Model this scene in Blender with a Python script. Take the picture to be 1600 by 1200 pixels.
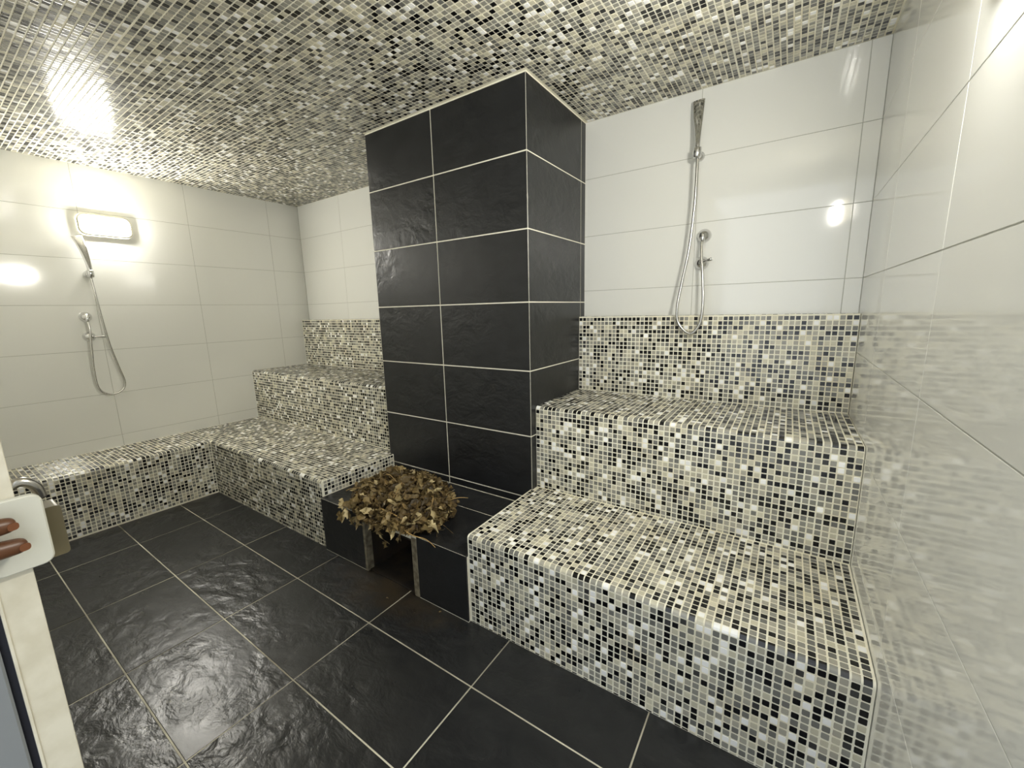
import bpy, bmesh, math, random
import numpy as np
from mathutils import Vector, Matrix, Euler

for o in list(bpy.data.objects):
    bpy.data.objects.remove(o)
random.seed(7)
rng = np.random.default_rng(11)
scene = bpy.context.scene
COL = scene.collection

# ------------------------------------------------------------------ camera, world, exposure
CAM = Vector((0.0, 0.0, 1.1892))
RIGHT = Vector((0.8317, 0.55471, -0.02381))
UP = Vector((-0.0793, 0.16113, 0.98374))
FWD = Vector((-0.54953, 0.81629, -0.178))
FPX = 640.48
cam_data = bpy.data.cameras.new('camera')
cam_data.sensor_width = 36.0
cam_data.lens = FPX * 36.0 / 1600.0
cam_data.clip_start = 0.01
cam = bpy.data.objects.new('camera', cam_data)
COL.objects.link(cam)
m = Matrix((RIGHT, UP, -FWD)).transposed().to_4x4()
m.translation = CAM
cam.matrix_world = m
scene.camera = cam

world = bpy.data.worlds.new('daylight_outside')
scene.world = world
world.use_nodes = True
bg = world.node_tree.nodes['Background']
bg.inputs[0].default_value = (0.88, 0.94, 1.0, 1)      # cool daylight beyond the open door
bg.inputs[1].default_value = 1.25
scene.view_settings.view_transform = 'Standard'
scene.view_settings.look = 'None'
scene.view_settings.exposure = 0.76
scene.view_settings.gamma = 1.0
scene.view_settings.use_curve_mapping = False
LAMP_STRENGTH = 168.0
LAMP_COLOR = (1.0, 0.97, 0.89, 1)

# ------------------------------------------------------------------ measures (metres)
XL, XR, YF, YB, ZC = -3.607, 0.2246, 0.035, 2.104, 2.107
CX0, CX1, CY = -1.917, -0.929, 1.527          # pillar
Y1, Y2, Y3 = 1.067, 1.570, 2.035              # bench fronts
Z1, Z2, Z3 = 0.3645, 0.7535, 1.144            # bench tops
XB = -3.178                                   # low bench along the left wall
HX0, HX1, HY, HZ = -1.885, -0.937, 1.053, 0.284   # ledge in front of the pillar
JX = -0.62                                    # door jamb face

# ------------------------------------------------------------------ materials
def sr(r, g, b):
    f = lambda c: (c / 255 / 12.92) if c / 255 <= 0.04045 else ((c / 255 + 0.055) / 1.055) ** 2.4
    return (f(r), f(g), f(b), 1)

def mat(name, color=(0.5, 0.5, 0.5, 1), rough=0.5, metal=0.0, spec=0.5):
    mt = bpy.data.materials.new(name)
    mt.use_nodes = True
    p = mt.node_tree.nodes['Principled BSDF']
    p.inputs['Base Color'].default_value = color
    p.inputs['Roughness'].default_value = rough
    p.inputs['Metallic'].default_value = metal
    p.inputs['Specular IOR Level'].default_value = spec
    return mt, mt.node_tree, p

def node(nt, typ, **kw):
    n = nt.nodes.new(typ)
    for k, v in kw.items():
        setattr(n, k, v)
    return n

def ramp(nt, fac, stops):
    r = node(nt, 'ShaderNodeValToRGB')
    e = r.color_ramp.elements
    while len(e) < len(stops):
        e.new(0.5)
    for el, (p, c) in zip(e, stops):
        el.position = p
        el.color = c
    nt.links.new(fac, r.inputs[0])
    return r.outputs[0]

def bump(nt, p, height, strength, dist, prev=None):
    b = node(nt, 'ShaderNodeBump')
    b.inputs['Strength'].default_value = strength
    b.inputs['Distance'].default_value = dist
    nt.links.new(height, b.inputs['Height'])
    if prev:
        nt.links.new(prev, b.inputs['Normal'])
    nt.links.new(b.outputs[0], p.inputs['Normal'])
    return b.outputs[0]

def noise(nt, vec, scale, detail=2, rough=0.5, dist=0.0):
    n = node(nt, 'ShaderNodeTexNoise')
    n.inputs['Scale'].default_value = scale
    n.inputs['Detail'].default_value = detail
    n.inputs['Roughness'].default_value = rough
    n.inputs['Distortion'].default_value = dist
    if vec:
        nt.links.new(vec, n.inputs['Vector'])
    return n.outputs['Fac']

def objvec(nt, stretch=(1, 1, 1), rand=True):
    tc = node(nt, 'ShaderNodeTexCoord')
    mp = node(nt, 'ShaderNodeMapping')
    mp.inputs['Scale'].default_value = stretch
    nt.links.new(tc.outputs['Object'], mp.inputs['Vector'])
    if rand:
        oi = node(nt, 'ShaderNodeObjectInfo')
        cmb = node(nt, 'ShaderNodeCombineXYZ')
        mul = node(nt, 'ShaderNodeMath', operation='MULTIPLY')
        mul.inputs[1].default_value = 37.0
        nt.links.new(oi.outputs['Random'], mul.inputs[0])
        for i in range(3):
            nt.links.new(mul.outputs[0], cmb.inputs[i])
        nt.links.new(cmb.outputs[0], mp.inputs['Location'])
    return mp.outputs[0]

# mosaic chips: the chip colour is carried by the mesh
M_MOS, nt, p = mat('glazed_mosaic', rough=0.15)
at = node(nt, 'ShaderNodeAttribute', attribute_name='chip')
nt.links.new(at.outputs['Color'], p.inputs['Base Color'])
tc = node(nt, 'ShaderNodeTexCoord')
bump(nt, p, noise(nt, tc.outputs['Object'], 110, 1), 0.025, 0.002)

M_GROUT, nt, p = mat('cream_grout', sr(232, 227, 205), 0.75)
tc = node(nt, 'ShaderNodeTexCoord')
nt.links.new(ramp(nt, noise(nt, tc.outputs['Object'], 7, 4), [(0.3, sr(232, 225, 200)), (0.6, sr(247, 244, 226))]), p.inputs['Base Color'])

M_WHITE, nt, p = mat('white_glazed_tile', sr(234, 234, 228), 0.07, 0.0, 0.8)
M_WGROUT, nt, p = mat('pale_grey_grout', sr(176, 176, 166), 0.7)

def slate(name, c0, c1, rough, strength):
    mt, nt, p = mat(name, c0, rough)
    v = objvec(nt, (1.0, 1.35, 1.0))
    n1 = noise(nt, v, 11.0, 6, 0.52, 0.3)
    n2 = noise(nt, v, 2.2, 3, 0.5, 0.5)
    nt.links.new(ramp(nt, n1, [(0.2, c0), (0.9, c1)]), p.inputs['Base Color'])
    rr = node(nt, 'ShaderNodeMapRange')
    rr.inputs['To Min'].default_value = rough - 0.06
    rr.inputs['To Max'].default_value = rough + 0.08
    nt.links.new(n1, rr.inputs['Value'])
    nt.links.new(rr.outputs[0], p.inputs['Roughness'])
    # riven relief only in patches: smooth areas stay flat
    msk = ramp(nt, n2, [(0.40, (0.12, 0.12, 0.12, 1)), (0.62, (1, 1, 1, 1))])
    mu = node(nt, 'ShaderNodeMath', operation='MULTIPLY')
    sb = node(nt, 'ShaderNodeMath', operation='SUBTRACT')
    sb.inputs[1].default_value = 0.5
    nt.links.new(n1, sb.inputs[0])
    nt.links.new(sb.outputs[0], mu.inputs[0])
    nt.links.new(msk, mu.inputs[1])
    bump(nt, p, mu.outputs[0], strength, 0.02)
    return mt, nt, p
M_SLATE, nt, p = slate('dark_slate', sr(26, 27, 29), sr(39, 40, 42), 0.32, 0.4)
M_FSLATE, fnt, fp = slate('dark_floor_slate', sr(29, 30, 32), sr(43, 44, 45), 0.29, 0.6)
# brown wash-off on the floor in front of the steam opening (world position, its own shape)
geo = node(fnt, 'ShaderNodeNewGeometry')
mp = node(fnt, 'ShaderNodeMapping')
mp.inputs['Location'].default_value = (1.34 / 0.55, -1.02 / 0.20, 0)
mp.inputs['Scale'].default_value = (1 / 0.55, 1 / 0.20, 1)
fnt.links.new(geo.outputs['Position'], mp.inputs['Vector'])
sep = node(fnt, 'ShaderNodeVectorMath', operation='LENGTH')
fnt.links.new(mp.outputs[0], sep.inputs[0])
nn = noise(fnt, geo.outputs['Position'], 14, 4)
ad = node(fnt, 'ShaderNodeMath', operation='MULTIPLY_ADD')
ad.inputs[1].default_value = 1.3
fnt.links.new(nn, ad.inputs[0])
fnt.links.new(sep.outputs['Value'], ad.inputs[2])
half = node(fnt, 'ShaderNodeMath', operation='MULTIPLY')
half.inputs[1].default_value = 0.6
fnt.links.new(ad.outputs[0], half.inputs[0])
msk = ramp(fnt, half.outputs[0], [(0.40, (0.7, 0.7, 0.7, 1)), (0.85, (0, 0, 0, 1))])
mx = node(fnt, 'ShaderNodeMix', data_type='RGBA')
src = fp.inputs['Base Color'].links[0].from_socket
fnt.links.new(msk, mx.inputs['Factor'])
fnt.links.new(src, mx.inputs['A'])
mx.inputs['B'].default_value = sr(62, 52, 36)
fnt.links.new(mx.outputs['Result'], fp.inputs['Base Color'])

M_SGROUT, nt, p = mat('white_joint_grout', sr(236, 232, 214), 0.7)
M_FGROUT, nt, p = mat('floor_joint_grout', sr(168, 164, 146), 0.7)
tc = node(nt, 'ShaderNodeTexCoord')
nt.links.new(ramp(nt, noise(nt, tc.outputs['Object'], 3, 4), [(0.35, sr(134, 128, 112)), (0.65, sr(222, 218, 198))]), p.inputs['Base Color'])
M_CHROME, nt, p = mat('chrome', (0.72, 0.72, 0.72, 1), 0.09, 1.0)
M_HOSE, nt, p = mat('steel_hose', (0.62, 0.61, 0.58, 1), 0.22, 1.0)
tc = node(nt, 'ShaderNodeTexCoord')
bump(nt, p, noise(nt, tc.outputs['Object'], 420, 0), 0.25, 0.001)
M_LAMPW, nt, p = mat('cream_lamp_plastic', sr(214, 208, 184), 0.4)
M_DIFF, nt, p = mat('glowing_diffuser', sr(250, 250, 240), 0.4)
p.inputs['Emission Color'].default_value = LAMP_COLOR
p.inputs['Emission Strength'].default_value = LAMP_STRENGTH
M_FRAME, nt, p = mat('cream_door_paint', sr(226, 222, 206), 0.35)
tc = node(nt, 'ShaderNodeTexCoord')
nt.links.new(ramp(nt, noise(nt, tc.outputs['Object'], 30, 4), [(0.35, sr(188, 181, 160)), (0.6, sr(202, 196, 177))]), p.inputs['Base Color'])
M_GASKET, nt, p = mat('navy_rubber_seal', sr(16, 18, 34), 0.5)
M_LEAFDOOR, nt, p = mat('blue_grey_door_panel', sr(118, 121, 122), 0.35)
M_PLATE, nt, p = mat('cream_latch_plate', sr(188, 186, 172), 0.22)
M_AMBER, nt, p = mat('yellowed_plastic', sr(112, 102, 72), 0.35)
p.inputs['Transmission Weight'].default_value = 0.45
M_STEEL, nt, p = mat('brushed_steel', (0.55, 0.53, 0.5, 1), 0.25, 1.0)
M_LINING, nt, p = mat('dark_brown_lining', sr(58, 46, 32), 0.8)  # mottled dark brown tone inside the opening
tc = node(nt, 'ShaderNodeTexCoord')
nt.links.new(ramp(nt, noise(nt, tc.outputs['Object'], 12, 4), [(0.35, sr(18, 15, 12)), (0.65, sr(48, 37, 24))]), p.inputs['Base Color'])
M_PLASTER, nt, p = mat('dirty_plaster_edge', sr(150, 146, 132), 0.8)
tc = node(nt, 'ShaderNodeTexCoord')
nt.links.new(ramp(nt, noise(nt, tc.outputs['Object'], 40, 4), [(0.35, sr(92, 84, 68)), (0.65, sr(136, 128, 108))]), p.inputs['Base Color'])
M_LEAF, nt, p = mat('dry_leaf', sr(140, 115, 66), 0.55)
oi = node(nt, 'ShaderNodeObjectInfo')
nt.links.new(ramp(nt, oi.outputs['Random'], [(0.0, sr(62, 50, 28)), (0.35, sr(112, 94, 58)), (0.75, sr(150, 130, 86)), (1.0, sr(212, 194, 146))]), p.inputs['Base Color'])
M_LEAFD, nt, p = mat('dry_leaf_heap', sr(70, 52, 28), 0.7)
tc = node(nt, 'ShaderNodeTexCoord')
nt.links.new(ramp(nt, noise(nt, tc.outputs['Object'], 24, 3), [(0.35, sr(48, 36, 20)), (0.65, sr(146, 122, 76))]), p.inputs['Base Color'])
M_TWIG, nt, p = mat('pale_twig', sr(176, 146, 92), 0.6)
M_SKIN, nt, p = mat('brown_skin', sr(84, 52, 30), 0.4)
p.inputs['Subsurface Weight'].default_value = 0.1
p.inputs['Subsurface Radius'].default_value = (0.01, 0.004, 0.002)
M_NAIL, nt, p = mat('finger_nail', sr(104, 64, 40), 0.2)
M_HALL, nt, p = mat('pale_hall_floor', sr(205, 205, 200), 0.4)

# ------------------------------------------------------------------ object helpers
def link(o, parent=None):
    COL.objects.link(o)
    if parent is not None:
        o.parent = parent
    return o

def tag(o, label=None, cat=None, group=None, kind=None):
    if label: o['label'] = label
    if cat: o['category'] = cat
    if group: o['group'] = group
    if kind: o['kind'] = kind
    return o

def empty(name, loc=(0, 0, 0)):
    o = bpy.data.objects.new(name, None)
    o.empty_display_size = 0.05
    o.location = loc
    return link(o)

def obj(name, bm, material, parent=None, smooth=False):
    me = bpy.data.meshes.new(name)
    bm.normal_update()
    bm.to_mesh(me)
    bm.free()
    me.materials.append(material)
    if smooth:
        for f in me.polygons: f.use_smooth = True
    o = bpy.data.objects.new(name, me)
    link(o)
    if parent is not None:
        o.parent = parent
        o.matrix_parent_inverse = Matrix.Translation(-Vector(parent.location))
    return o

def box(bm, x0, x1, y0, y1, z0, z1, bev=0.0):
    r = bmesh.ops.create_cube(bm, size=1.0)
    vs = r['verts']
    for v in vs:
        v.co = Vector((x0 + (v.co.x + 0.5) * (x1 - x0), y0 + (v.co.y + 0.5) * (y1 - y0), z0 + (v.co.z + 0.5) * (z1 - z0)))
    if bev > 0:
        es = list({e for v in vs for e in v.link_edges})
        bmesh.ops.bevel(bm, geom=es, offset=bev, segments=1, affect='EDGES')

def bxobj(name, material, parent, *a, **k):
    bm = bmesh.new()
    box(bm, *a, **k)
    return obj(name, bm, material, parent)

def tube(bm, pts, radii, seg=12, cap=True, flat=None):
    """swept tube; flat = list of (a, b) half widths along side / up vectors"""
    pts = [Vector(q) for q in pts]
    n = len(pts)
    if not isinstance(radii, (list, tuple)): radii = [radii] * n
    prev = None
    rings = []
    for i, q in enumerate(pts):
        t = (pts[min(i + 1, n - 1)] - pts[max(i - 1, 0)]).normalized()
        if prev is None:
            a = Vector((0, 0, 1)) if abs(t.z) < 0.9 else Vector((1, 0, 0))
            s = t.cross(a).normalized()
        else:
            s = (prev - t * prev.dot(t)).normalized()
        prev = s
        u = s.cross(t).normalized()
        r = radii[i]
        ra, rb = (r if isinstance(r, tuple) else (r, r))
        rings.append([bm.verts.new(q + s * math.cos(2 * math.pi * k / seg) * ra + u * math.sin(2 * math.pi * k / seg) * rb) for k in range(seg)])
    for a, b in zip(rings, rings[1:]):
        for k in range(seg):
            bm.faces.new((a[k], a[(k + 1) % seg], b[(k + 1) % seg], b[k]))
    if cap:
        bm.faces.new(list(reversed(rings[0])))
        bm.faces.new(rings[-1])
    bmesh.ops.recalc_face_normals(bm, faces=bm.faces[:])

def spline(pts, n=6):
    P = [Vector(q) for q in pts]
    out = []
    for i in range(len(P) - 1):
        p0, p1, p2, p3 = P[max(i - 1, 0)], P[i], P[i + 1], P[min(i + 2, len(P) - 1)]
        for k in range(n):
            t = k / n
            out.append(0.5 * ((2 * p1) + (p2 - p0) * t + (2 * p0 - 5 * p1 + 4 * p2 - p3) * t * t + (3 * p1 - p0 - 3 * p2 + p3) * t ** 3))
    out.append(P[-1])
    return out

# tiles laid on a plane; meshes of equal size are shared
TILE_MESH = {}
def tile_mesh(name, su, sv, th, bev, material):
    key = (name, round(su, 4), round(sv, 4), th, material.name)
    if key not in TILE_MESH:
        bm = bmesh.new()
        box(bm, -su / 2, su / 2, -sv / 2, sv / 2, -th, 0)
        es = [e for e in bm.edges if all(v.co.z > -1e-6 for v in e.verts)]
        bmesh.ops.bevel(bm, geom=es, offset=bev, segments=1, affect='EDGES')
        me = bpy.data.meshes.new(name)
        bm.to_mesh(me)
        bm.free()
        me.materials.append(material)
        TILE_MESH[key] = me
    return TILE_MESH[key]

def frame(c, u, v, n):
    mt = Matrix((u, v, n)).transposed().to_4x4()
    mt.translation = c
    return mt

def lay(name, parent, material, origin, u, v, us, vs, gap, th=0.007, bev=0.0008, wob=0.0, skip=None, flip=False):
    """one object for every tile of the grid us x vs on the plane origin + a*u + b*v"""
    u, v, origin = Vector(u), Vector(v), Vector(origin)
    n = u.cross(v)
    if flip:
        n = -n
    for a0, a1 in zip(us, us[1:]):
        for b0, b1 in zip(vs, vs[1:]):
            if skip and skip(a0, a1, b0, b1):
                continue
            su, sv = a1 - a0 - gap, b1 - b0 - gap
            if su < 0.004 or sv < 0.004:
                continue
            me = tile_mesh(name, su, sv, th, bev, material)
            o = bpy.data.objects.new(name, me)
            link(o)
            o.parent = parent
            c = origin + u * (a0 + a1) / 2 + v * (b0 + b1) / 2
            nn = (n + u * random.gauss(0, wob) + v * random.gauss(0, wob)).normalized()
            uu = (u - nn * u.dot(nn)).normalized()
            o.matrix_parent_inverse = Matrix.Translation(-Vector(parent.location))
            o.matrix_local = frame(c, uu, nn.cross(uu), nn)
            o.matrix_parent_inverse = Matrix.Identity(4)
            o.matrix_local = Matrix.Translation(-Vector(parent.location)) @ frame(c, uu, nn.cross(uu), nn)

# ------------------------------------------------------------------ mosaic
PITCH, CHIP = 0.0202, 0.0165
PAL = [(sr(12, 12, 14), 0.27), (sr(62, 62, 62), 0.05), (sr(116, 116, 111), 0.17), (sr(148, 147, 138), 0.19),
       (sr(174, 170, 156), 0.145), (sr(202, 197, 176), 0.105), (sr(250, 250, 248), 0.07)]
PCOL = np.array([c for c, _ in PAL])
PW = np.array([w for _, w in PAL]); PW /= PW.sum()
PROUD = 0.0012
CEIL_W = np.array([0.205, 0.045, 0.16, 0.20, 0.17, 0.14, 0.08])  # lighter chip mix: extra ceiling brightness put into the chip colours

class Mosaic:
    def __init__(s, parent, tilt, w=PW):
        s.w = w / w.sum()
        s.parent, s.tilt, s.chips, s.noses = parent, tilt, [], []
    def face(s, origin, u, v, lu, lv, skip=None, sheet=None, tilt=None):
        """chips from origin along u (length lu) and v (length lv), normal u x v"""
        o, u, v = (np.array(q, float) for q in (origin, u, v))
        n = np.cross(u, v)
        def cells(L):
            out, a, k = [], 0.0, 0
            while L - a > 0.005:
                b = min(PITCH, L - a)
                w = b - (PITCH - CHIP)
                if w > 0.003: out.append((a + b / 2, w))
                a += PITCH
                k += 1
                if sheet and k % sheet == 0: a += 0.0022
            return out
        cu, cv = cells(lu), cells(lv)
        for (a, wa) in cu:
            for (b, wb) in cv:
                c = o + u * a + v * b
                if skip and skip(c): continue
                s.chips.append((c, u, v, n, wa, wb, rng.choice(len(PAL), p=s.w)))
    def nose(s, p0, axis, length, down, inn, r=0.013):
        """quarter-round edge chips: centre line p0 + axis*t is the edge corner; down / inn point along the two faces"""
        p0, ax, dn, inn = (np.array(q, float) for q in (p0, axis, down, inn))
        k = int(length / PITCH + 1e-6)
        for i in range(k):
            s.noses.append((p0 + ax * (i + 0.5) * PITCH, ax, dn, inn, r, CHIP, rng.choice(len(PAL), p=s.w)))
        rest = length - k * PITCH
        if rest > 0.008:
            s.noses.append((p0 + ax * (k * PITCH + rest / 2), ax, dn, inn, r, rest - (PITCH - CHIP), rng.choice(len(PAL), p=s.w)))

    def build(s, limit=300):
        C = np.array([c[0] for c in s.chips]); N = np.array([c[3] for c in s.chips])
        d = C - np.array(CAM)
        z = d @ np.array(FWD)
        px = 800 + FPX * (d @ np.array(RIGHT)) / np.maximum(z, 1e-3)
        py = 600 - FPX * (d @ np.array(UP)) / np.maximum(z, 1e-3)
        dist = np.linalg.norm(d, axis=1)
        facing = -(d * N).sum(1) / dist
        full = np.array([c[4] > CHIP - 1e-4 and c[5] > CHIP - 1e-4 for c in s.chips])
        score = np.where((z > 0.05) & (facing > 0) & (px > 8) & (px < 1592) & (py > 8) & (py < 1192) & full,
                         facing * dist / np.maximum(z, 1e-3) ** 3 * 1.0, -1)
        nn = len(s.noses)
        order = np.argsort(-score)
        big = set(int(i) for i in order[:max(0, limit)] if score[i] > 0)
        # single chips
        for i in sorted(big):
            c, u, v, n, wu, wv, k = s.chips[i]
            o = bpy.data.objects.new('mosaic_tile', chip_mesh(k))
            link(o)
            o.parent = s.parent
            t = rng.normal(0, s.tilt, 2)
            nv = Vector(n + u * t[0] + v * t[1]).normalized()
            uv = Vector(u); uv = (uv - nv * uv.dot(nv)).normalized()
            o.matrix_local = Matrix.Translation(-Vector(s.parent.location)) @ frame(Vector(c), uv, nv.cross(uv), nv)
        # the rest in one mesh
        rest = [c for i, c in enumerate(s.chips) if i not in big]
        V, F, K = [], [], []
        n = len(rest)
        c = np.array([r[0] for r in rest]); u = np.array([r[1] for r in rest]); v = np.array([r[2] for r in rest]); nm = np.array([r[3] for r in rest])
        hu = np.array([r[4] for r in rest]) / 2; hv = np.array([r[5] for r in rest]) / 2
        k = np.array([r[6] for r in rest])
        t = rng.normal(0, s.tilt, (n, 2))
        verts = np.zeros((n, 8, 3))
        sg = [(-1, -1), (1, -1), (1, 1), (-1, 1)]
        for j, (a, b) in enumerate(sg):
            verts[:, j] = c + u * (a * hu)[:, None] + v * (b * hv)[:, None] - nm * 0.001
            ins = 0.0007
            h = PROUD - t[:, 0] * a * hu - t[:, 1] * b * hv
            verts[:, 4 + j] = c + u * (a * (hu - ins))[:, None] + v * (b * (hv - ins))[:, None] + nm * h[:, None]
        base = np.array([[4, 5, 6, 7], [0, 1, 5, 4], [1, 2, 6, 5], [2, 3, 7, 6], [3, 0, 4, 7]])
        faces = (base[None] + (np.arange(n) * 8)[:, None, None]).reshape(-1, 4)
        verts = verts.reshape(-1, 3)
        fc = np.repeat(k, 5)
        jit = np.repeat(rng.normal(1, 0.07, n), 5)
        # edge chips
        nv, nf, nk = [], [], []
        off = len(verts)
        for (q, ax, dn, inn, r, w, kk) in s.noses:
            ctr = q + dn * r + inn * r
            e = 0.0017 / r
            angs = np.linspace(e, math.pi / 2 - e, 4)
            top, bot = [], []
            for a in angs:
                dirn = -inn * math.cos(a) - dn * math.sin(a)
                for sg_ in (-1, 1):
                    top.append(ctr + dirn * (r + PROUD) + ax * sg_ * (w / 2 - 0.0006))
                    bot.append(ctr + dirn * (r - 0.001) + ax * sg_ * w / 2)
            i0 = off + len(nv)
            nv += top + bot
            fl = [(0, 1, 3, 2), (2, 3, 5, 4), (4, 5, 7, 6), (8, 9, 1, 0), (6, 7, 15, 14),
                  (0, 2, 10, 8), (2, 4, 12, 10), (4, 6, 14, 12), (1, 9, 11, 3), (3, 11, 13, 5), (5, 13, 15, 7)]
            nrm = np.cross(top[1] - top[0], top[2] - top[0])
            outd = top[0] - ctr
            if nrm @ outd < 0: fl = [tuple(reversed(f)) for f in fl]
            nf += [[i0 + j for j in f] for f in fl]
            nk += [kk] * len(fl)
        if nv:
            verts = np.vstack([verts, np.array(nv)])
            faces = np.vstack([faces, np.array(nf)])
            fc = np.concatenate([fc, nk])
            jit = np.concatenate([jit, np.ones(len(nk))])
        me = bpy.data.meshes.new('mosaic_field')
        me.vertices.add(len(verts)); me.vertices.foreach_set('co', (verts - np.array(s.parent.location)).ravel())
        me.loops.add(faces.size); me.loops.foreach_set('vertex_index', faces.ravel().astype(np.int32))
        me.polygons.add(len(faces))
        me.polygons.foreach_set('loop_start', np.arange(0, faces.size, 4, dtype=np.int32))
        me.polygons.foreach_set('loop_total', np.full(len(faces), 4, np.int32))
        me.update(calc_edges=True)
        me.shade_flat()
        a = me.attributes.new('chip', 'FLOAT_COLOR', 'FACE')
        colr = PCOL[fc].copy(); colr[:, :3] *= jit[:, None]
        a.data.foreach_set('color', colr.ravel().astype(np.float32))
        me.materials.append(M_MOS)
        o = bpy.data.objects.new('mosaic_field', me)
        link(o, s.parent)
        o['kind'] = 'stuff'

CHIP_MESH = {}
def chip_mesh(k):
    k = int(k)
    if k not in CHIP_MESH:
        bm = bmesh.new()
        h, cc = CHIP / 2, 0.0016
        ring = lambda hh, c, z: [bm.verts.new((x, y, z)) for x, y in ((-hh + c, -hh), (hh - c, -hh), (hh, -hh + c), (hh, hh - c), (hh - c, hh), (-hh + c, hh), (-hh, hh - c), (-hh, -hh + c))]
        lo = ring(h, cc, -0.001); hi = ring(h - 0.0006, cc, PROUD)
        for i in range(8):
            bm.faces.new((lo[i], lo[(i + 1) % 8], hi[(i + 1) % 8], hi[i]))
        bm.faces.new(hi)
        me = bpy.data.meshes.new('mosaic_tile')
        bm.to_mesh(me); bm.free()
        a = me.attributes.new('chip', 'FLOAT_COLOR', 'FACE')
        a.data.foreach_set('color', np.tile(PCOL[k], len(me.polygons)).astype(np.float32))
        me.materials.append(M_MOS)
        CHIP_MESH[k] = me
    return CHIP_MESH[k]

def extrude_profile(bm, prof, p0, ax, length, e1, e2):
    """prof: list of (a, b) in directions e1, e2 from p0, extruded along ax"""
    p0, ax, e1, e2 = (Vector(q) for q in (p0, ax, e1, e2))
    A = [bm.verts.new(p0 + e1 * a + e2 * b) for a, b in prof]
    B = [bm.verts.new(p0 + e1 * a + e2 * b + ax * length) for a, b in prof]
    n = len(prof)
    for i in range(n):
        bm.faces.new((A[i], A[(i + 1) % n], B[(i + 1) % n], B[i]))
    bm.faces.new(list(reversed(A))); bm.faces.new(B)
    bmesh.ops.recalc_face_normals(bm, faces=bm.faces[:])

def arc(cy, cz, r, n=5):
    """front-to-top quarter round around the corner (cy, cz): front face at cy, top at cz"""
    return [(cy + r - r * math.cos(t), cz - r + r * math.sin(t)) for t in [i * math.pi / 2 / n for i in range(n + 1)]]

# ------------------------------------------------------------------ room shell
ROWS = [0.0, 0.162, 0.440, 0.719, 0.999, 1.279, 1.557, 1.837, ZC]
floor = tag(bxobj('floor', M_FGROUT, None, XL - 0.1, XR + 0.1, YF - 0.2, YB + 0.1, -0.12, -0.0015), kind='structure')
fx = [XL, -3.33, -2.815, -2.300, -1.785, -1.272, -0.757, -0.254, XR]
fy = [YF - 0.19, 0.251, 0.549, 0.847, 1.145]
lay('slate_tile', floor, M_FSLATE, (0, 0, 0), (1, 0, 0), (0, 1, 0), fx, fy, 0.0045, 0.009, 0.001, 0.0012)
tag(bxobj('floor', M_HALL, None, -2.2, 1.4, -2.6, YF - 0.2, -0.12, -0.002), kind='structure')

ceiling = tag(bxobj('ceiling', M_GROUT, None, XL - 0.1, XR + 0.1, YF - 0.1, YB + 0.1, ZC, ZC + 0.12), kind='structure')
wl = tag(bxobj('wall_left', M_WGROUT, None, XL - 0.12, XL - 0.0008, YF - 0.1, YB, -0.1, ZC), kind='structure')
lay('wall_tile', wl, M_WHITE, (XL, 0, 0), (0, 1, 0), (0, 0, 1), [YF, 0.172, 0.729, 1.286, 1.843, YB], ROWS, 0.0022, 0.007, 0.0006, 0.0004,
    skip=lambda a0, a1, b0, b1: b1 < Z1)
wb = tag(bxobj('wall_back', M_WGROUT, None, XL - 0.12, XR + 0.12, YB + 0.0008, YB + 0.12, -0.1, ZC), kind='structure')
lay('wall_tile', wb, M_WHITE, (0, YB, 0), (1, 0, 0), (0, 0, 1), [XL, -3.022, -2.465, CX0 + 0.004], ROWS, 0.0022, 0.007, 0.0006, 0.0004,
    skip=lambda a0, a1, b0, b1: b1 < Z3)
lay('wall_tile', wb, M_WHITE, (0, YB, 0), (1, 0, 0), (0, 0, 1), [CX1 - 0.004, -0.388, 0.169, XR], ROWS, 0.0022, 0.007, 0.0006, 0.0004,
    skip=lambda a0, a1, b0, b1: b1 < Z3)
wr = tag(bxobj('wall_right', M_WGROUT, None, XR + 0.0008, XR + 0.12, YF - 0.14, YB, -0.1, ZC), kind='structure')
lay('wall_tile', wr, M_WHITE, (XR, 0, 0), (0, -1, 0), (0, 0, 1), [-YB, -1.650, -1.093, -0.536, 0.021, 0.10], ROWS, 0.0022, 0.007, 0.0006, 0.0004)
wf = tag(bxobj('wall_front', M_WGROUT, None, XL - 0.12, JX - 0.06, YF - 0.11, YF - 0.008, -0.1, ZC), kind='structure')
lay('wall_tile', wf, M_WHITE, (0, YF, 0), (-1, 0, 0), (0, 0, 1), [-(JX - 0.06), 1.237, 1.794, 2.351, 2.908, -XL], ROWS, 0.0022, 0.007, 0.0006, 0.0004)

# ceiling mosaic
mos = Mosaic(ceiling, 0.006, CEIL_W)
mos.face((XL + 0.004, YB - 0.003, ZC), (1, 0, 0), (0, -1, 0), XR - XL - 0.006, YB - YF, sheet=15,
         skip=lambda c: CX0 - 0.004 < c[0] < CX1 + 0.012 and c[1] > CY - 0.010)
mos.build()

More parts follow.
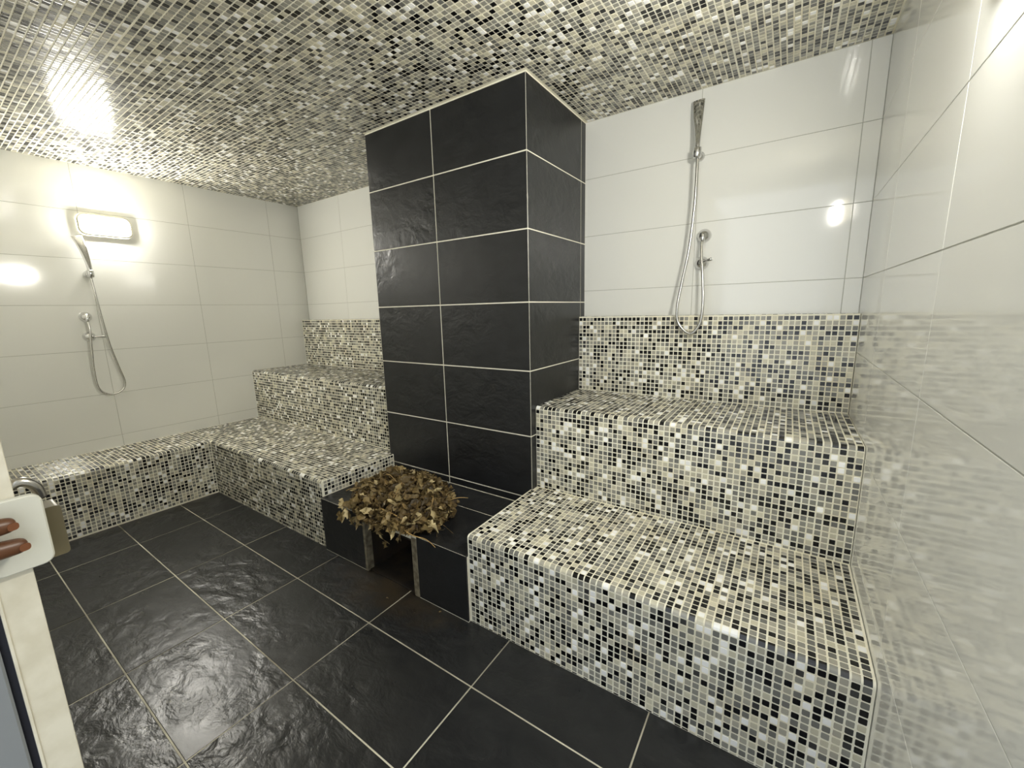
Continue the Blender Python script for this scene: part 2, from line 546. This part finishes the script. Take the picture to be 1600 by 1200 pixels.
# ------------------------------------------------------------------ pillar
pil = empty('slate_pillar', ((CX0 + CX1) / 2, (CY + YB) / 2, HZ))
tag(pil, 'floor-to-ceiling pillar clad in dark slate tiles with white joints', 'pillar')
d = 0.0015
bxobj('core', M_SGROUT, pil, CX0 + d, CX1 - d, CY + d, YB + 0.01, 0.0, ZC)
PR = [HZ, 0.3205, 0.6205, 0.9205, 1.2205, 1.5205, 1.8205, ZC - 0.003]
lay('slate_tile', pil, M_SLATE, (0, CY, 0), (1, 0, 0), (0, 0, 1), [CX0, -1.4465, CX1], PR, 0.0056, 0.008, 0.0008, 0.001)
lay('slate_tile', pil, M_SLATE, (CX1, 0, 0), (0, 1, 0), (0, 0, 1), [CY, 2.052, YB], PR, 0.0052, 0.008, 0.0008, 0.001)
lay('slate_tile', pil, M_SLATE, (CX0, 0, 0), (0, -1, 0), (0, 0, 1), [-YB, -2.052, -CY], PR, 0.0040, 0.008, 0.0008, 0.001)

# ------------------------------------------------------------------ ledge with the steam opening
OX0, OX1, OZ = -1.556, -1.226, 0.262
led = empty('slate_ledge', ((HX0 + HX1) / 2, (HY + CY) / 2, 0))
tag(led, 'low black slate ledge with a dark steam opening at the foot of the pillar', 'ledge')
bm = bmesh.new()
box(bm, HX0 + 0.002, OX0 - 0.001, HY + d, CY - 0.001, 0.001, HZ - d)
box(bm, OX1 + 0.001, HX1 - 0.002, HY + d, CY - 0.001, 0.001, HZ - d)
box(bm, OX0 - 0.001, OX1 + 0.001, HY + d, CY - 0.001, OZ, HZ - d)
obj('body', bm, M_SGROUT, led)
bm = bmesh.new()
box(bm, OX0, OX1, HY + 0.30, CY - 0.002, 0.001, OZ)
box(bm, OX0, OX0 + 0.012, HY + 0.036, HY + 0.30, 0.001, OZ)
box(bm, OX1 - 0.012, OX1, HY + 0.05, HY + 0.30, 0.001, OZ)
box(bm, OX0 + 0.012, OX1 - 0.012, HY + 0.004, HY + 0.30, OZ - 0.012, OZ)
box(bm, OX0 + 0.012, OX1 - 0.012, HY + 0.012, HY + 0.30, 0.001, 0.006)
obj('opening_lining', bm, M_LINING, led)
bm = bmesh.new()
box(bm, OX0 - 0.004, OX0 + 0.012, HY - 0.001, HY + 0.036, 0.001, HZ - 0.012, 0.002)
obj('opening_edge', bm, M_PLASTER, led)
bm = bmesh.new()
box(bm, OX1 - 0.008, OX1 + 0.024, HY - 0.001, HY + 0.05, 0.001, HZ - 0.012, 0.002)
obj('opening_edge', bm, M_PLASTER, led)
lay('slate_tile', led, M_SLATE, (0, HY, 0), (1, 0, 0), (0, 0, 1), [HX0 + 0.001, OX0 - 0.002], [0.003, HZ - 0.001], 0.003, 0.008, 0.0008, 0.001)
lay('slate_tile', led, M_SLATE, (0, HY, 0), (1, 0, 0), (0, 0, 1), [OX1 + 0.022, HX1], [0.003, HZ - 0.001], 0.003, 0.008, 0.0008, 0.001)
lay('slate_tile', led, M_SLATE, (0, 0, HZ), (1, 0, 0), (0, 1, 0), [HX0, -1.446, HX1], [1.352, CY], 0.004, 0.008, 0.0008, 0.001)
lay('slate_tile', led, M_SLATE, (0, 0, HZ), (1, 0, 0), (0, 1, 0), [HX0, HX1], [HY, 1.352], 0.004, 0.008, 0.0008, 0.001)

# ------------------------------------------------------------------ right tiered bench
RN = 0.013
rb = empty('tiered_bench', ((HX1 + XR) / 2, (Y1 + YB) / 2, 0))
tag(rb, 'two-step mosaic bench with backrest between the slate pillar and the glossy right wall', 'bench')
bm = bmesh.new()
prof = [(Y1, 0.0)] + arc(Y1, Z1, RN) + [(CY - 0.001, Z1), (CY - 0.001, 0.0)]
extrude_profile(bm, prof, (HX1, 0, 0), (1, 0, 0), XR - HX1 - 0.0015, (0, 1, 0), (0, 0, 1))
prof = [(CY - 0.001, 0.0), (CY - 0.001, Z1), (Y2, Z1)] + arc(Y2, Z2, RN) + [(Y3, Z2), (Y3, Z3), (YB - 0.008, Z3), (YB - 0.008, 0)]
extrude_profile(bm, prof, (CX1 + 0.0005, 0, 0), (1, 0, 0), XR - CX1 - 0.002, (0, 1, 0), (0, 0, 1))
obj('body', bm, M_GROUT, rb)
mos = Mosaic(rb, 0.010)
g = 0.0052
W = 57 * PITCH + 1e-4
mos.face((HX1 + g, Y1, Z1 - RN), (0, 0, -1), (1, 0, 0), Z1 - RN, W)
mos.nose((HX1 + g, Y1, Z1), (1, 0, 0), W, (0, 0, -1), (0, 1, 0))
mos.face((HX1 + g, Y1 + RN, Z1), (1, 0, 0), (0, 1, 0), W, Y2 - Y1 - RN, skip=lambda c: c[0] < CX1 + 0.008 and c[1] > CY - 0.008)
g = 0.0006
W = 57 * PITCH + 1e-4
mos.face((CX1 + g, Y2, Z2 - RN), (0, 0, -1), (1, 0, 0), Z2 - RN - Z1, W)
mos.nose((CX1 + g, Y2, Z2), (1, 0, 0), W, (0, 0, -1), (0, 1, 0))
mos.face((CX1 + g, Y2 + RN, Z2), (1, 0, 0), (0, 1, 0), W, Y3 - Y2 - RN)
mos.face((CX1 + g, Y3, Z3 - 0.004), (0, 0, -1), (1, 0, 0), Z3 - Z2 - 0.004, W)
mos.face((CX1 + g, Y3 + 0.003, Z3), (1, 0, 0), (0, 1, 0), W, YB - Y3 - 0.012)
mos.face((HX1, CY - 0.002, Z1 - 0.004), (0, 0, -1), (0, -1, 0), Z1 - HZ - 0.004, CY - Y1 - 0.016)
mos.build()

# ------------------------------------------------------------------ left tiered bench with the low bench along the wall
lb = empty('corner_bench', ((XL + HX0) / 2, (Y1 + YB) / 2, 0))
tag(lb, 'L-shaped tiered mosaic bench running along the left wall to the slate pillar', 'bench')
bm = bmesh.new()
prof = [(Y1, 0.0)] + arc(Y1, Z1, RN) + [(CY - 0.001, Z1), (CY - 0.001, 0.0)]
extrude_profile(bm, prof, (XL + 0.0005, 0, 0), (1, 0, 0), HX0 - XL - 0.0005, (0, 1, 0), (0, 0, 1))
prof = [(CY - 0.001, 0.0), (CY - 0.001, Z1), (Y2, Z1)] + arc(Y2, Z2, RN) + [(Y3, Z2), (Y3, Z3), (YB - 0.008, Z3), (YB - 0.008, 0)]
extrude_profile(bm, prof, (XL + 0.0005, 0, 0), (1, 0, 0), CX0 - XL - 0.001, (0, 1, 0), (0, 0, 1))
prof = [(-XB, 0.0)] + arc(-XB, Z1, RN) + [(-XL - 0.0005, Z1), (-XL - 0.0005, 0.0)]
extrude_profile(bm, prof, (0, YF + 0.0005, 0), (0, 1, 0), Y1 + RN - YF, (-1, 0, 0), (0, 0, 1))
obj('body', bm, M_GROUT, lb)
g = 0.0035
mos = Mosaic(lb, 0.010)
mos.face((XB + 0.002, Y1, Z1 - RN), (0, 0, -1), (1, 0, 0), Z1 - RN, HX0 - XB - 0.004)
mos.nose((XB + 0.002, Y1, Z1), (1, 0, 0), HX0 - XB - 0.006, (0, 0, -1), (0, 1, 0))
mos.face((XL + g, Y1 + RN, Z1), (1, 0, 0), (0, 1, 0), HX0 - XL - 0.005, Y2 - Y1 - RN, skip=lambda c: c[0] > CX0 - 0.008 and c[1] > CY - 0.008)
mos.face((XL + g, Y2, Z2 - RN), (0, 0, -1), (1, 0, 0), Z2 - RN - Z1, CX0 - XL - 0.006)
mos.nose((XL + g, Y2, Z2), (1, 0, 0), CX0 - XL - 0.006, (0, 0, -1), (0, 1, 0))
mos.face((XL + g, Y2 + RN, Z2), (1, 0, 0), (0, 1, 0), CX0 - XL - 0.006, Y3 - Y2 - RN)
mos.face((XL + g, Y3, Z3 - 0.004), (0, 0, -1), (1, 0, 0), Z3 - Z2 - 0.004, CX0 - XL - 0.006)
mos.face((XL + g, Y3 + 0.003, Z3), (1, 0, 0), (0, 1, 0), CX0 - XL - 0.006, YB - Y3 - 0.012)
# end above the ledge
mos.face((HX0, Y1 + 0.010, HZ + 0.002), (0, 1, 0), (0, 0, 1), CY - Y1 - 0.012, Z1 - HZ - 0.003)
# low bench along the wall
mos.face((XB, YF + 0.004, (Z1 - RN) - 17 * PITCH), (0, 1, 0), (0, 0, 1), Y1 - YF - 0.006, 17 * PITCH)
mos.nose((XB, YF + 0.004, Z1), (0, 1, 0), Y1 - YF - 0.006, (0, 0, -1), (-1, 0, 0))
mos.face((XL + g, YF + 0.004, Z1), (1, 0, 0), (0, 1, 0), XB - RN - XL - g, Y1 + RN - YF - 0.004)
mos.build()

# ------------------------------------------------------------------ bulkhead lamps
def rrect(hw, hh, r, n=6):
    pts = []
    for cx, cy, a0 in ((hw - r, hh - r, 0), (-hw + r, hh - r, 90), (-hw + r, -hh + r, 180), (hw - r, -hh + r, 270)):
        for i in range(n + 1):
            a = math.radians(a0 + 90 * i / n)
            pts.append((cx + r * math.cos(a), cy + r * math.sin(a)))
    return pts

def loft(bm, rings, M, cap_end=True, cap_start=False):
    R_ = []
    for pts, z in rings:
        R_.append([bm.verts.new(M @ Vector((x, y, z))) for x, y in pts])
    n = len(R_[0])
    for a, b in zip(R_, R_[1:]):
        for i in range(n):
            bm.faces.new((a[i], a[(i + 1) % n], b[(i + 1) % n], b[i]))
    if cap_end: bm.faces.new(R_[-1])
    if cap_start: bm.faces.new(list(reversed(R_[0])))
    bmesh.ops.recalc_face_normals(bm, faces=bm.faces[:])

def lamp(center, u, v, n, label):
    root = empty('bulkhead_lamp', center)
    tag(root, label, 'lamp', 'rounded bulkhead wall lamps')
    M = frame(Vector(center), Vector(u), Vector(v), Vector(n))
    hw, hh = 0.124, 0.062
    bm = bmesh.new()
    loft(bm, [(rrect(hw - 0.002, hh - 0.002, 0.034), 0.001), (rrect(hw, hh, 0.036), 0.006), (rrect(hw, hh, 0.036), 0.024),
              (rrect(hw - 0.005, hh - 0.005, 0.032), 0.028), (rrect(hw - 0.015, hh - 0.015, 0.026), 0.028), (rrect(hw - 0.018, hh - 0.018, 0.024), 0.020)], M, cap_end=False)
    obj('frame', bm, M_LAMPW, root, True)
    bm = bmesh.new()
    loft(bm, [(rrect(hw - 0.0185, hh - 0.0185, 0.024), 0.020), (rrect(hw - 0.0185, hh - 0.0185, 0.024), 0.030), (rrect(hw - 0.021, hh - 0.021, 0.022), 0.038),
              (rrect(hw - 0.027, hh - 0.026, 0.018), 0.044), (rrect(hw - 0.042, hh - 0.036, 0.010), 0.047)], M)
    obj('diffuser', bm, M_DIFF, root, True)
    bm = bmesh.new()
    q = M @ Vector((-hw + 0.0105, 0.004, 0.0285))
    tube(bm, [q, q + Vector(n) * 0.003], 0.0035, 10)
    obj('screw', bm, M_STEEL, root)
    bm = bmesh.new()
    q = M @ Vector((hw - 0.0105, -0.004, 0.0285))
    tube(bm, [q, q + Vector(n) * 0.003], 0.0035, 10)
    obj('screw', bm, M_STEEL, root)
    return root
lamp((XL, 0.838, 1.762), (0, 1, 0), (0, 0, 1), (1, 0, 0), 'lit rounded wall lamp above the hand shower on the left white wall')
lamp((XR, 0.885, 1.725), (0, -1, 0), (0, 0, 1), (-1, 0, 0), 'lit rounded wall lamp high on the glossy right wall, at the top right corner')

# ------------------------------------------------------------------ hand showers
def rose(parent, name, c, n, r, prot):
    bm = bmesh.new()
    c, n = Vector(c), Vector(n)
    tube(bm, [c, c + n * 0.006, c + n * 0.012, c + n * 0.018, c + n * prot], [r, r, r * 0.95, r * 0.72, r * 0.40], 20)
    return obj(name, bm, M_CHROME, parent, True)

def shower(base, label, n, bracket, head_pts, head_w, hose_pts, outlet, valve, lever_end, r0=0.0225):
    root = empty('hand_shower', base)
    tag(root, label, 'shower', 'chrome hand showers')
    n = Vector(n)
    # bracket: rosette on the wall, arm and clip
    b = Vector(bracket)
    wallp = b - n * b.dot(n) + n * Vector(base).dot(n)
    br = obj('wall_bracket', _bracket(wallp, b, n), M_CHROME, root, True)
    bm = bmesh.new()
    tube(bm, spline(head_pts, 6), _interp(head_w, (len(head_pts) - 1) * 6 + 1), 16)
    obj('handset', bm, M_CHROME, root, True)
    bm = bmesh.new()
    tube(bm, spline(hose_pts, 7), 0.0062, 12)
    obj('hose', bm, M_HOSE, root, True)
    rose(root, 'outlet_elbow', outlet, n, r0, 0.045)
    bm = bmesh.new()
    e = Vector(outlet) + n * 0.040
    tube(bm, [e + Vector((0, 0, 0.006)), e, e - Vector((0, 0, 0.018)), e - Vector((0, 0, 0.030))], [0.007, 0.0095, 0.0095, 0.0085], 12)
    obj('hose_nut', bm, M_CHROME, root, True)
    vb = rose(root, 'valve', valve, n, r0, 0.04)
    bm = bmesh.new()
    s = Vector(valve) + n * 0.034
    tube(bm, [s, s.lerp(Vector(lever_end), 0.5), s.lerp(Vector(lever_end), 0.9), Vector(lever_end)], [0.008, 0.0055, 0.008, 0.0075], 12)
    lv = obj('lever', bm, M_CHROME, None, True)
    lv.parent = vb
    lv.matrix_parent_inverse = Matrix.Identity(4)
    lv.location = (0, 0, 0)
    return root

def _interp(ws, n):
    out = []
    for i in range(n):
        t = i / (n - 1) * (len(ws) - 1)
        k = min(int(t), len(ws) - 2)
        f = t - k
        out.append((ws[k][0] * (1 - f) + ws[k + 1][0] * f, ws[k][1] * (1 - f) + ws[k + 1][1] * f))
    return out

def _bracket(wallp, b, n):
    bm = bmesh.new()
    tube(bm, [wallp, wallp + n * 0.006, wallp + n * 0.010, b - n * 0.012], [0.020, 0.020, 0.013, 0.010], 16)
    up = Vector((0, 0, 1))
    tube(bm, [b - up * 0.022, b - up * 0.018, b + up * 0.016, b + up * 0.020], [0.013, 0.0165, 0.0175, 0.015], 16)
    return bm

shower((-0.37, YB, 1.06), 'chrome hand shower with hose on the white back wall above the right bench', (0, -1, 0),
       (-0.384, 2.038, 1.835),
       [(-0.382, 2.036, 1.810), (-0.385, 2.041, 1.872), (-0.389, 2.055, 1.937), (-0.393, 2.068, 1.993), (-0.396, 2.082, 2.056)],
       [(0.009, 0.009), (0.0105, 0.0105), (0.0075, 0.0150), (0.0065, 0.0205), (0.0055, 0.0250)],
       [(-0.382, 2.036, 1.815), (-0.382, 2.036, 1.706), (-0.385, 2.036, 1.599), (-0.397, 2.032, 1.436), (-0.418, 2.025, 1.297), (-0.431, 2.012, 1.183), (-0.422, 2.01, 1.11),
        (-0.372, 2.008, 1.064), (-0.334, 2.01, 1.102), (-0.324, 2.015, 1.18), (-0.332, 2.03, 1.292), (-0.346, 2.048, 1.404), (-0.350, 2.062, 1.472)],
       (-0.348, YB, 1.497), (-0.352, YB, 1.378), (-0.304, 2.05, 1.389), 0.030)
shower((XL, 0.70, 0.72), 'chrome hand shower with hose on the left white wall below the lamp', (1, 0, 0),
       (-3.536, 0.717, 1.465),
       [(-3.535, 0.716, 1.440), (-3.537, 0.718, 1.497), (-3.547, 0.715, 1.558), (-3.562, 0.707, 1.632), (-3.580, 0.697, 1.687)],
       [(0.009, 0.009), (0.0125, 0.0115), (0.0165, 0.009), (0.022, 0.008), (0.026, 0.007)],
       [(-3.535, 0.715, 1.445), (-3.540, 0.722, 1.324), (-3.548, 0.731, 1.188), (-3.557, 0.745, 1.027), (-3.562, 0.766, 0.894), (-3.567, 0.783, 0.786), (-3.567, 0.76, 0.735),
        (-3.567, 0.702, 0.72), (-3.567, 0.658, 0.765), (-3.567, 0.652, 0.876), (-3.562, 0.660, 1.014), (-3.560, 0.669, 1.12), (-3.566, 0.669, 1.18)],
       (XL, 0.669, 1.209), (XL, 0.668, 1.088), (-3.557, 0.735, 1.085), 0.030)

# ------------------------------------------------------------------ bunch of dried leaves on the ledge
bun = empty('dried_leaf_bundle', (-1.45, 1.20, HZ))
tag(bun, 'heap of dried brown leafy twigs lying on the black slate ledge', 'leaves')
def leaf_mesh(seed):
    r = random.Random(seed)
    bm = bmesh.new()
    L, Wd = r.uniform(0.034, 0.058), r.uniform(0.011, 0.021)
    curl, roll = r.uniform(-1.0, 1.0), r.uniform(0.6, 1.9)
    rows = []
    for i in range(6):
        t = i / 5
        w = Wd * math.sin(math.pi * min(1, 0.08 + t * 0.95)) ** 0.8 * (0.72 + 0.35 * (i % 2)) + 0.0008
        z = curl * 0.03 * t * t + r.uniform(-0.003, 0.003)
        row = []
        for j in (-1, -0.5, 0, 0.5, 1):
            a = j * roll
            row.append(bm.verts.new((L * (t - 0.5), w * math.sin(a) / max(roll, 0.5), z + w * (1 - math.cos(a)) * 0.9 + r.uniform(-0.0015, 0.0015))))
        rows.append(row)
    for a, b in zip(rows, rows[1:]):
        for j in range(4):
            bm.faces.new((a[j], a[j + 1], b[j + 1], b[j]))
    me = bpy.data.meshes.new('leaf')
    bm.to_mesh(me); bm.free()
    me.materials.append(M_LEAF)
    return me
LM = [leaf_mesh(i) for i in range(12)]
def mound(x, y):
    q = ((x + 1.46) / 0.31) ** 2 + ((y - 1.215) / 0.225) ** 2 + 0.5 * ((x + 1.46) / 0.31) * ((y - 1.215) / 0.225)
    return 0.115 * max(0.0, 1 - q) ** 0.55, q
# dense inner heap
bm = bmesh.new()
G = 30
grid = {}
for i in range(G + 1):
    for j in range(G + 1):
        x = -1.46 + (i / G - 0.5) * 0.66; y = 1.215 + (j / G - 0.5) * 0.46
        h, q = mound(x, y)
        if q < 0.72:
            grid[i, j] = bm.verts.new((x, y, HZ + 0.002 + max(0.0, h - 0.035) * 0.8 + 0.004))
for (i, j), v in list(grid.items()):
    ks = [(i, j), (i + 1, j), (i + 1, j + 1), (i, j + 1)]
    if all(k in grid for k in ks):
        bm.faces.new([grid[k] for k in ks])
r = bmesh.ops.extrude_face_region(bm, geom=bm.faces[:])
for v in [e for e in r['geom'] if isinstance(e, bmesh.types.BMVert)]:
    v.co.z = HZ + 0.0015
bmesh.ops.recalc_face_normals(bm, faces=bm.faces[:])
hp = obj('inner_leaf_heap', bm, M_LEAFD, bun)
hp['kind'] = 'stuff'
# crumpled leaves too many to count underneath, one mesh
V, F = [], []
for k in range(900):
    while True:
        x, y = -1.46 + random.uniform(-0.33, 0.33), 1.215 + random.uniform(-0.24, 0.24)
        h, q = mound(x, y)
        if q < 0.97: break
    R3 = Euler((random.uniform(-1.4, 1.4), random.uniform(-1.4, 1.4), random.uniform(0, 6.28))).to_matrix()
    me = LM[k % 12]
    vs = [R3 @ v.co for v in me.vertices]
    z = HZ + 0.010 + h * random.uniform(0.35, 0.95)
    z = max(z, HZ + 0.002 - min(v.z for v in vs))
    b0 = len(V)
    V += [v + Vector((x, y, z)) - bun.location for v in vs]
    F += [[b0 + i for i in p_.vertices] for p_ in me.polygons]
me = bpy.data.meshes.new('under_leaves')
me.from_pydata(V, [], F)
me.materials.append(M_LEAFD)
o = link(bpy.data.objects.new('under_leaves', me), bun)
o['kind'] = 'stuff'
def put_leaf(x, y, z, rot):
    o = bpy.data.objects.new('leaf', random.choice(LM))
    link(o, bun)
    o.location = Vector((x, y, z)) - bun.location
    o.rotation_euler = rot
    s = random.uniform(0.8, 1.25)
    o.scale = (s, s, s)
    Rm = Euler(rot).to_matrix()
    vs = [Rm @ (v.co * s) for v in o.data.vertices]
    if y > HY:
        o.location.z += max(0.0, HZ + 0.002 - (z + min(v.z for v in vs)))
        if min(v.y for v in vs) + y < HY and z < HZ + 0.02: o.location.z += 0.01
    else:
        o.location.y -= max(0.0, y + max(v.y for v in vs) - (HY - 0.003))
cnt = 0
while cnt < 262:
    x, y = -1.46 + random.uniform(-0.33, 0.33), 1.215 + random.uniform(-0.24, 0.24)
    h, q = mound(x, y)
    if q > 1.02: continue
    put_leaf(x, y, HZ + 0.014 + h * random.uniform(0.75, 1.1) + 0.012 * (q > 0.8), (random.uniform(-1.0, 1.0), random.uniform(-0.9, 0.9), random.uniform(0, 6.28)))
    cnt += 1
for k in range(34):         # leaves hanging over the front edge, above the opening
    t = random.random()
    x = random.uniform(-1.66, -1.24)
    dz = random.uniform(-0.03, 0.055) if x < -1.44 else random.uniform(-0.075, 0.05)
    put_leaf(x, HY - 0.012 - random.random() * 0.035, HZ + dz, (1.57 + random.uniform(-0.6, 0.6), random.uniform(0.5, 2.4), random.uniform(-0.6, 0.6)))
def twig(pts, r=0.0022, m_=None):
    bm = bmesh.new()
    sp = spline(pts, 4)
    tube(bm, sp, [r * (1.2 - 0.7 * i / len(sp)) for i in range(len(sp))], 6)
    obj('twig', bm, m_ or M_TWIG, bun, True)
twig([(-1.44, 1.20, 0.41), (-1.40, 1.15, 0.415), (-1.37, 1.08, 0.385), (-1.335, 1.045, 0.36)])
twig([(-1.60, 1.22, 0.40), (-1.54, 1.21, 0.425), (-1.48, 1.20, 0.41)])
twig([(-1.30, 1.03, 0.335), (-1.20, 1.02, 0.312), (-1.13, 1.04, 0.300), (-1.07, 1.03, 0.290)])
twig([(-1.25, 1.24, 0.33), (-1.20, 1.30, 0.35), (-1.16, 1.34, 0.345)])
twig([(-1.73, 1.10, 0.34), (-1.66, 1.08, 0.375), (-1.60, 1.09, 0.39)])
twig([(-1.28, 1.22, 0.37), (-1.24, 1.20, 0.385), (-1.22, 1.16, 0.35)])
twig([(-1.40, 1.04, 0.36), (-1.30, 1.045, 0.35), (-1.22, 1.06, 0.32)], 0.004)
twig([(-1.42, 1.03, 0.352), (-1.31, 1.03, 0.342), (-1.24, 1.05, 0.318)], 0.0035)
for k in range(12):         # thin twig tips lying on the ledge to the right
    x, y, a = random.uniform(-1.27, -1.20), random.uniform(1.07, 1.22), random.uniform(-0.5, 0.5)
    l = random.uniform(0.05, 0.13)
    twig([(x, y, 0.312), (x + l * 0.5 * math.cos(a), y + l * 0.5 * math.sin(a), 0.300), (x + l * math.cos(a), y + l * math.sin(a * 1.6), HZ + 0.005)], 0.0010, M_LEAFD)
for (x, y, lab) in ((-1.317, 0.975, 'tiny pale leaf crumb on the floor in front of the steam opening'), (-1.07, 1.035, 'tiny leaf crumb on the floor below the right slate panel of the ledge')):
    o = bpy.data.objects.new('leaf_scrap', LM[3])
    link(o)
    o.location = (x, y, 0.0045)
    o.scale = (0.28, 0.28, 0.28)
    o.rotation_euler = (0, 0, random.uniform(0, 3))
    tag(o, lab, 'leaf')

# ------------------------------------------------------------------ doorway at the left edge: jamb, seal, open leaf, latch
dj = empty('door_1', (JX, 0.02, 0))
tag(dj, 'cream door frame with latch plate and open blue-grey leaf at the left edge', kind='structure')
JI = 0.040                                          # inner edge of the jamb
bxobj('jamb', M_FRAME, dj, JX - 0.055, JX, 0.0150, JI, 0.0, ZC - 0.002, bev=0.0006)
bxobj('jamb_bead', M_FRAME, dj, JX - 0.055, JX + 0.0015, 0.0133, 0.0158, 0.0, ZC - 0.002, bev=0.0004)
bxobj('rubber_seal', M_GASKET, dj, JX - 0.06, JX - 0.008, 0.0070, 0.0135, 0.0, ZC - 0.002)
bxobj('door_leaf', M_LEAFDOOR, dj, JX - 0.042, JX, -0.80, 0.0075, 0.012, ZC - 0.06, bev=0.002)

lt = empty('door_latch', (JX, 0.03, 0.945))
tag(lt, 'cream door latch plate with curved steel lever on the door frame at left edge', 'latch')
PX0, PX1 = JX + 0.0005, JX + 0.008
bm = bmesh.new()
pp = rrect(0.0215, 0.0375, 0.009)
M = frame(Vector((0, 0.0345, 0.9825)), Vector((0, 1, 0)), Vector((0, 0, 1)), Vector((1, 0, 0)))
loft(bm, [(pp, PX0), (pp, PX1 - 0.0015), (rrect(0.0202, 0.0362, 0.008), PX1)], M, True, True)
obj('plate', bm, M_PLATE, lt)
bm = bmesh.new()
loft(bm, [(rrect(0.0105, 0.028, 0.004), JX - 0.048), (rrect(0.0105, 0.028, 0.004), JX - 0.020)], frame(Vector((0, 0.0595, 0.966)), Vector((0, 1, 0)), Vector((0, 0, 1)), Vector((1, 0, 0))), True, True)
obj('strike_box', bm, M_AMBER, lt)
bm = bmesh.new()
tube(bm, spline([(JX - 0.012, 0.015, 1.002), (JX - 0.012, 0.030, 1.020), (JX - 0.012, 0.045, 1.030), (JX - 0.014, 0.055, 1.022), (JX - 0.020, 0.058, 1.008)], 6), 0.0048, 12)
obj('lever', bm, M_STEEL, lt, True)

# ------------------------------------------------------------------ solid hand added in place of a hand mirrored in the latch plate
def skin_body(name, chains, parent, material, sub=2):
    """chains: lists of (point, radius); first vertex of the first chain is the root, later chains start from an index"""
    me = bpy.data.meshes.new(name)
    V, E, Rr = [], [], []
    for start, pts in chains:
        prev = start
        for (q, r) in pts:
            V.append(q); Rr.append(r)
            if prev is not None: E.append((prev, len(V) - 1))
            prev = len(V) - 1
    me.from_pydata([Vector(q) - Vector(parent.location) for q in V], E, [])
    o = bpy.data.objects.new(name, me)
    link(o, parent)
    sm = o.modifiers.new('skin', 'SKIN')
    sm.use_smooth_shade = True
    for i, sv in enumerate(me.skin_vertices[0].data):
        sv.radius = Rr[i] if isinstance(Rr[i], tuple) else (Rr[i], Rr[i])
        sv.use_root = (i == 0)
    ss = o.modifiers.new('smooth', 'SUBSURF')
    ss.levels = ss.render_levels = sub
    me.materials.append(material)
    return o
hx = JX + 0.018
per = empty('reflected_hand', (hx + 0.03, -0.28, 0.80))  # added shape that imitates the plate's reflection of a hand
tag(per, 'reflection of a hand in the cream latch plate, modelled as solid fingers at the left edge', 'reflected_hand')
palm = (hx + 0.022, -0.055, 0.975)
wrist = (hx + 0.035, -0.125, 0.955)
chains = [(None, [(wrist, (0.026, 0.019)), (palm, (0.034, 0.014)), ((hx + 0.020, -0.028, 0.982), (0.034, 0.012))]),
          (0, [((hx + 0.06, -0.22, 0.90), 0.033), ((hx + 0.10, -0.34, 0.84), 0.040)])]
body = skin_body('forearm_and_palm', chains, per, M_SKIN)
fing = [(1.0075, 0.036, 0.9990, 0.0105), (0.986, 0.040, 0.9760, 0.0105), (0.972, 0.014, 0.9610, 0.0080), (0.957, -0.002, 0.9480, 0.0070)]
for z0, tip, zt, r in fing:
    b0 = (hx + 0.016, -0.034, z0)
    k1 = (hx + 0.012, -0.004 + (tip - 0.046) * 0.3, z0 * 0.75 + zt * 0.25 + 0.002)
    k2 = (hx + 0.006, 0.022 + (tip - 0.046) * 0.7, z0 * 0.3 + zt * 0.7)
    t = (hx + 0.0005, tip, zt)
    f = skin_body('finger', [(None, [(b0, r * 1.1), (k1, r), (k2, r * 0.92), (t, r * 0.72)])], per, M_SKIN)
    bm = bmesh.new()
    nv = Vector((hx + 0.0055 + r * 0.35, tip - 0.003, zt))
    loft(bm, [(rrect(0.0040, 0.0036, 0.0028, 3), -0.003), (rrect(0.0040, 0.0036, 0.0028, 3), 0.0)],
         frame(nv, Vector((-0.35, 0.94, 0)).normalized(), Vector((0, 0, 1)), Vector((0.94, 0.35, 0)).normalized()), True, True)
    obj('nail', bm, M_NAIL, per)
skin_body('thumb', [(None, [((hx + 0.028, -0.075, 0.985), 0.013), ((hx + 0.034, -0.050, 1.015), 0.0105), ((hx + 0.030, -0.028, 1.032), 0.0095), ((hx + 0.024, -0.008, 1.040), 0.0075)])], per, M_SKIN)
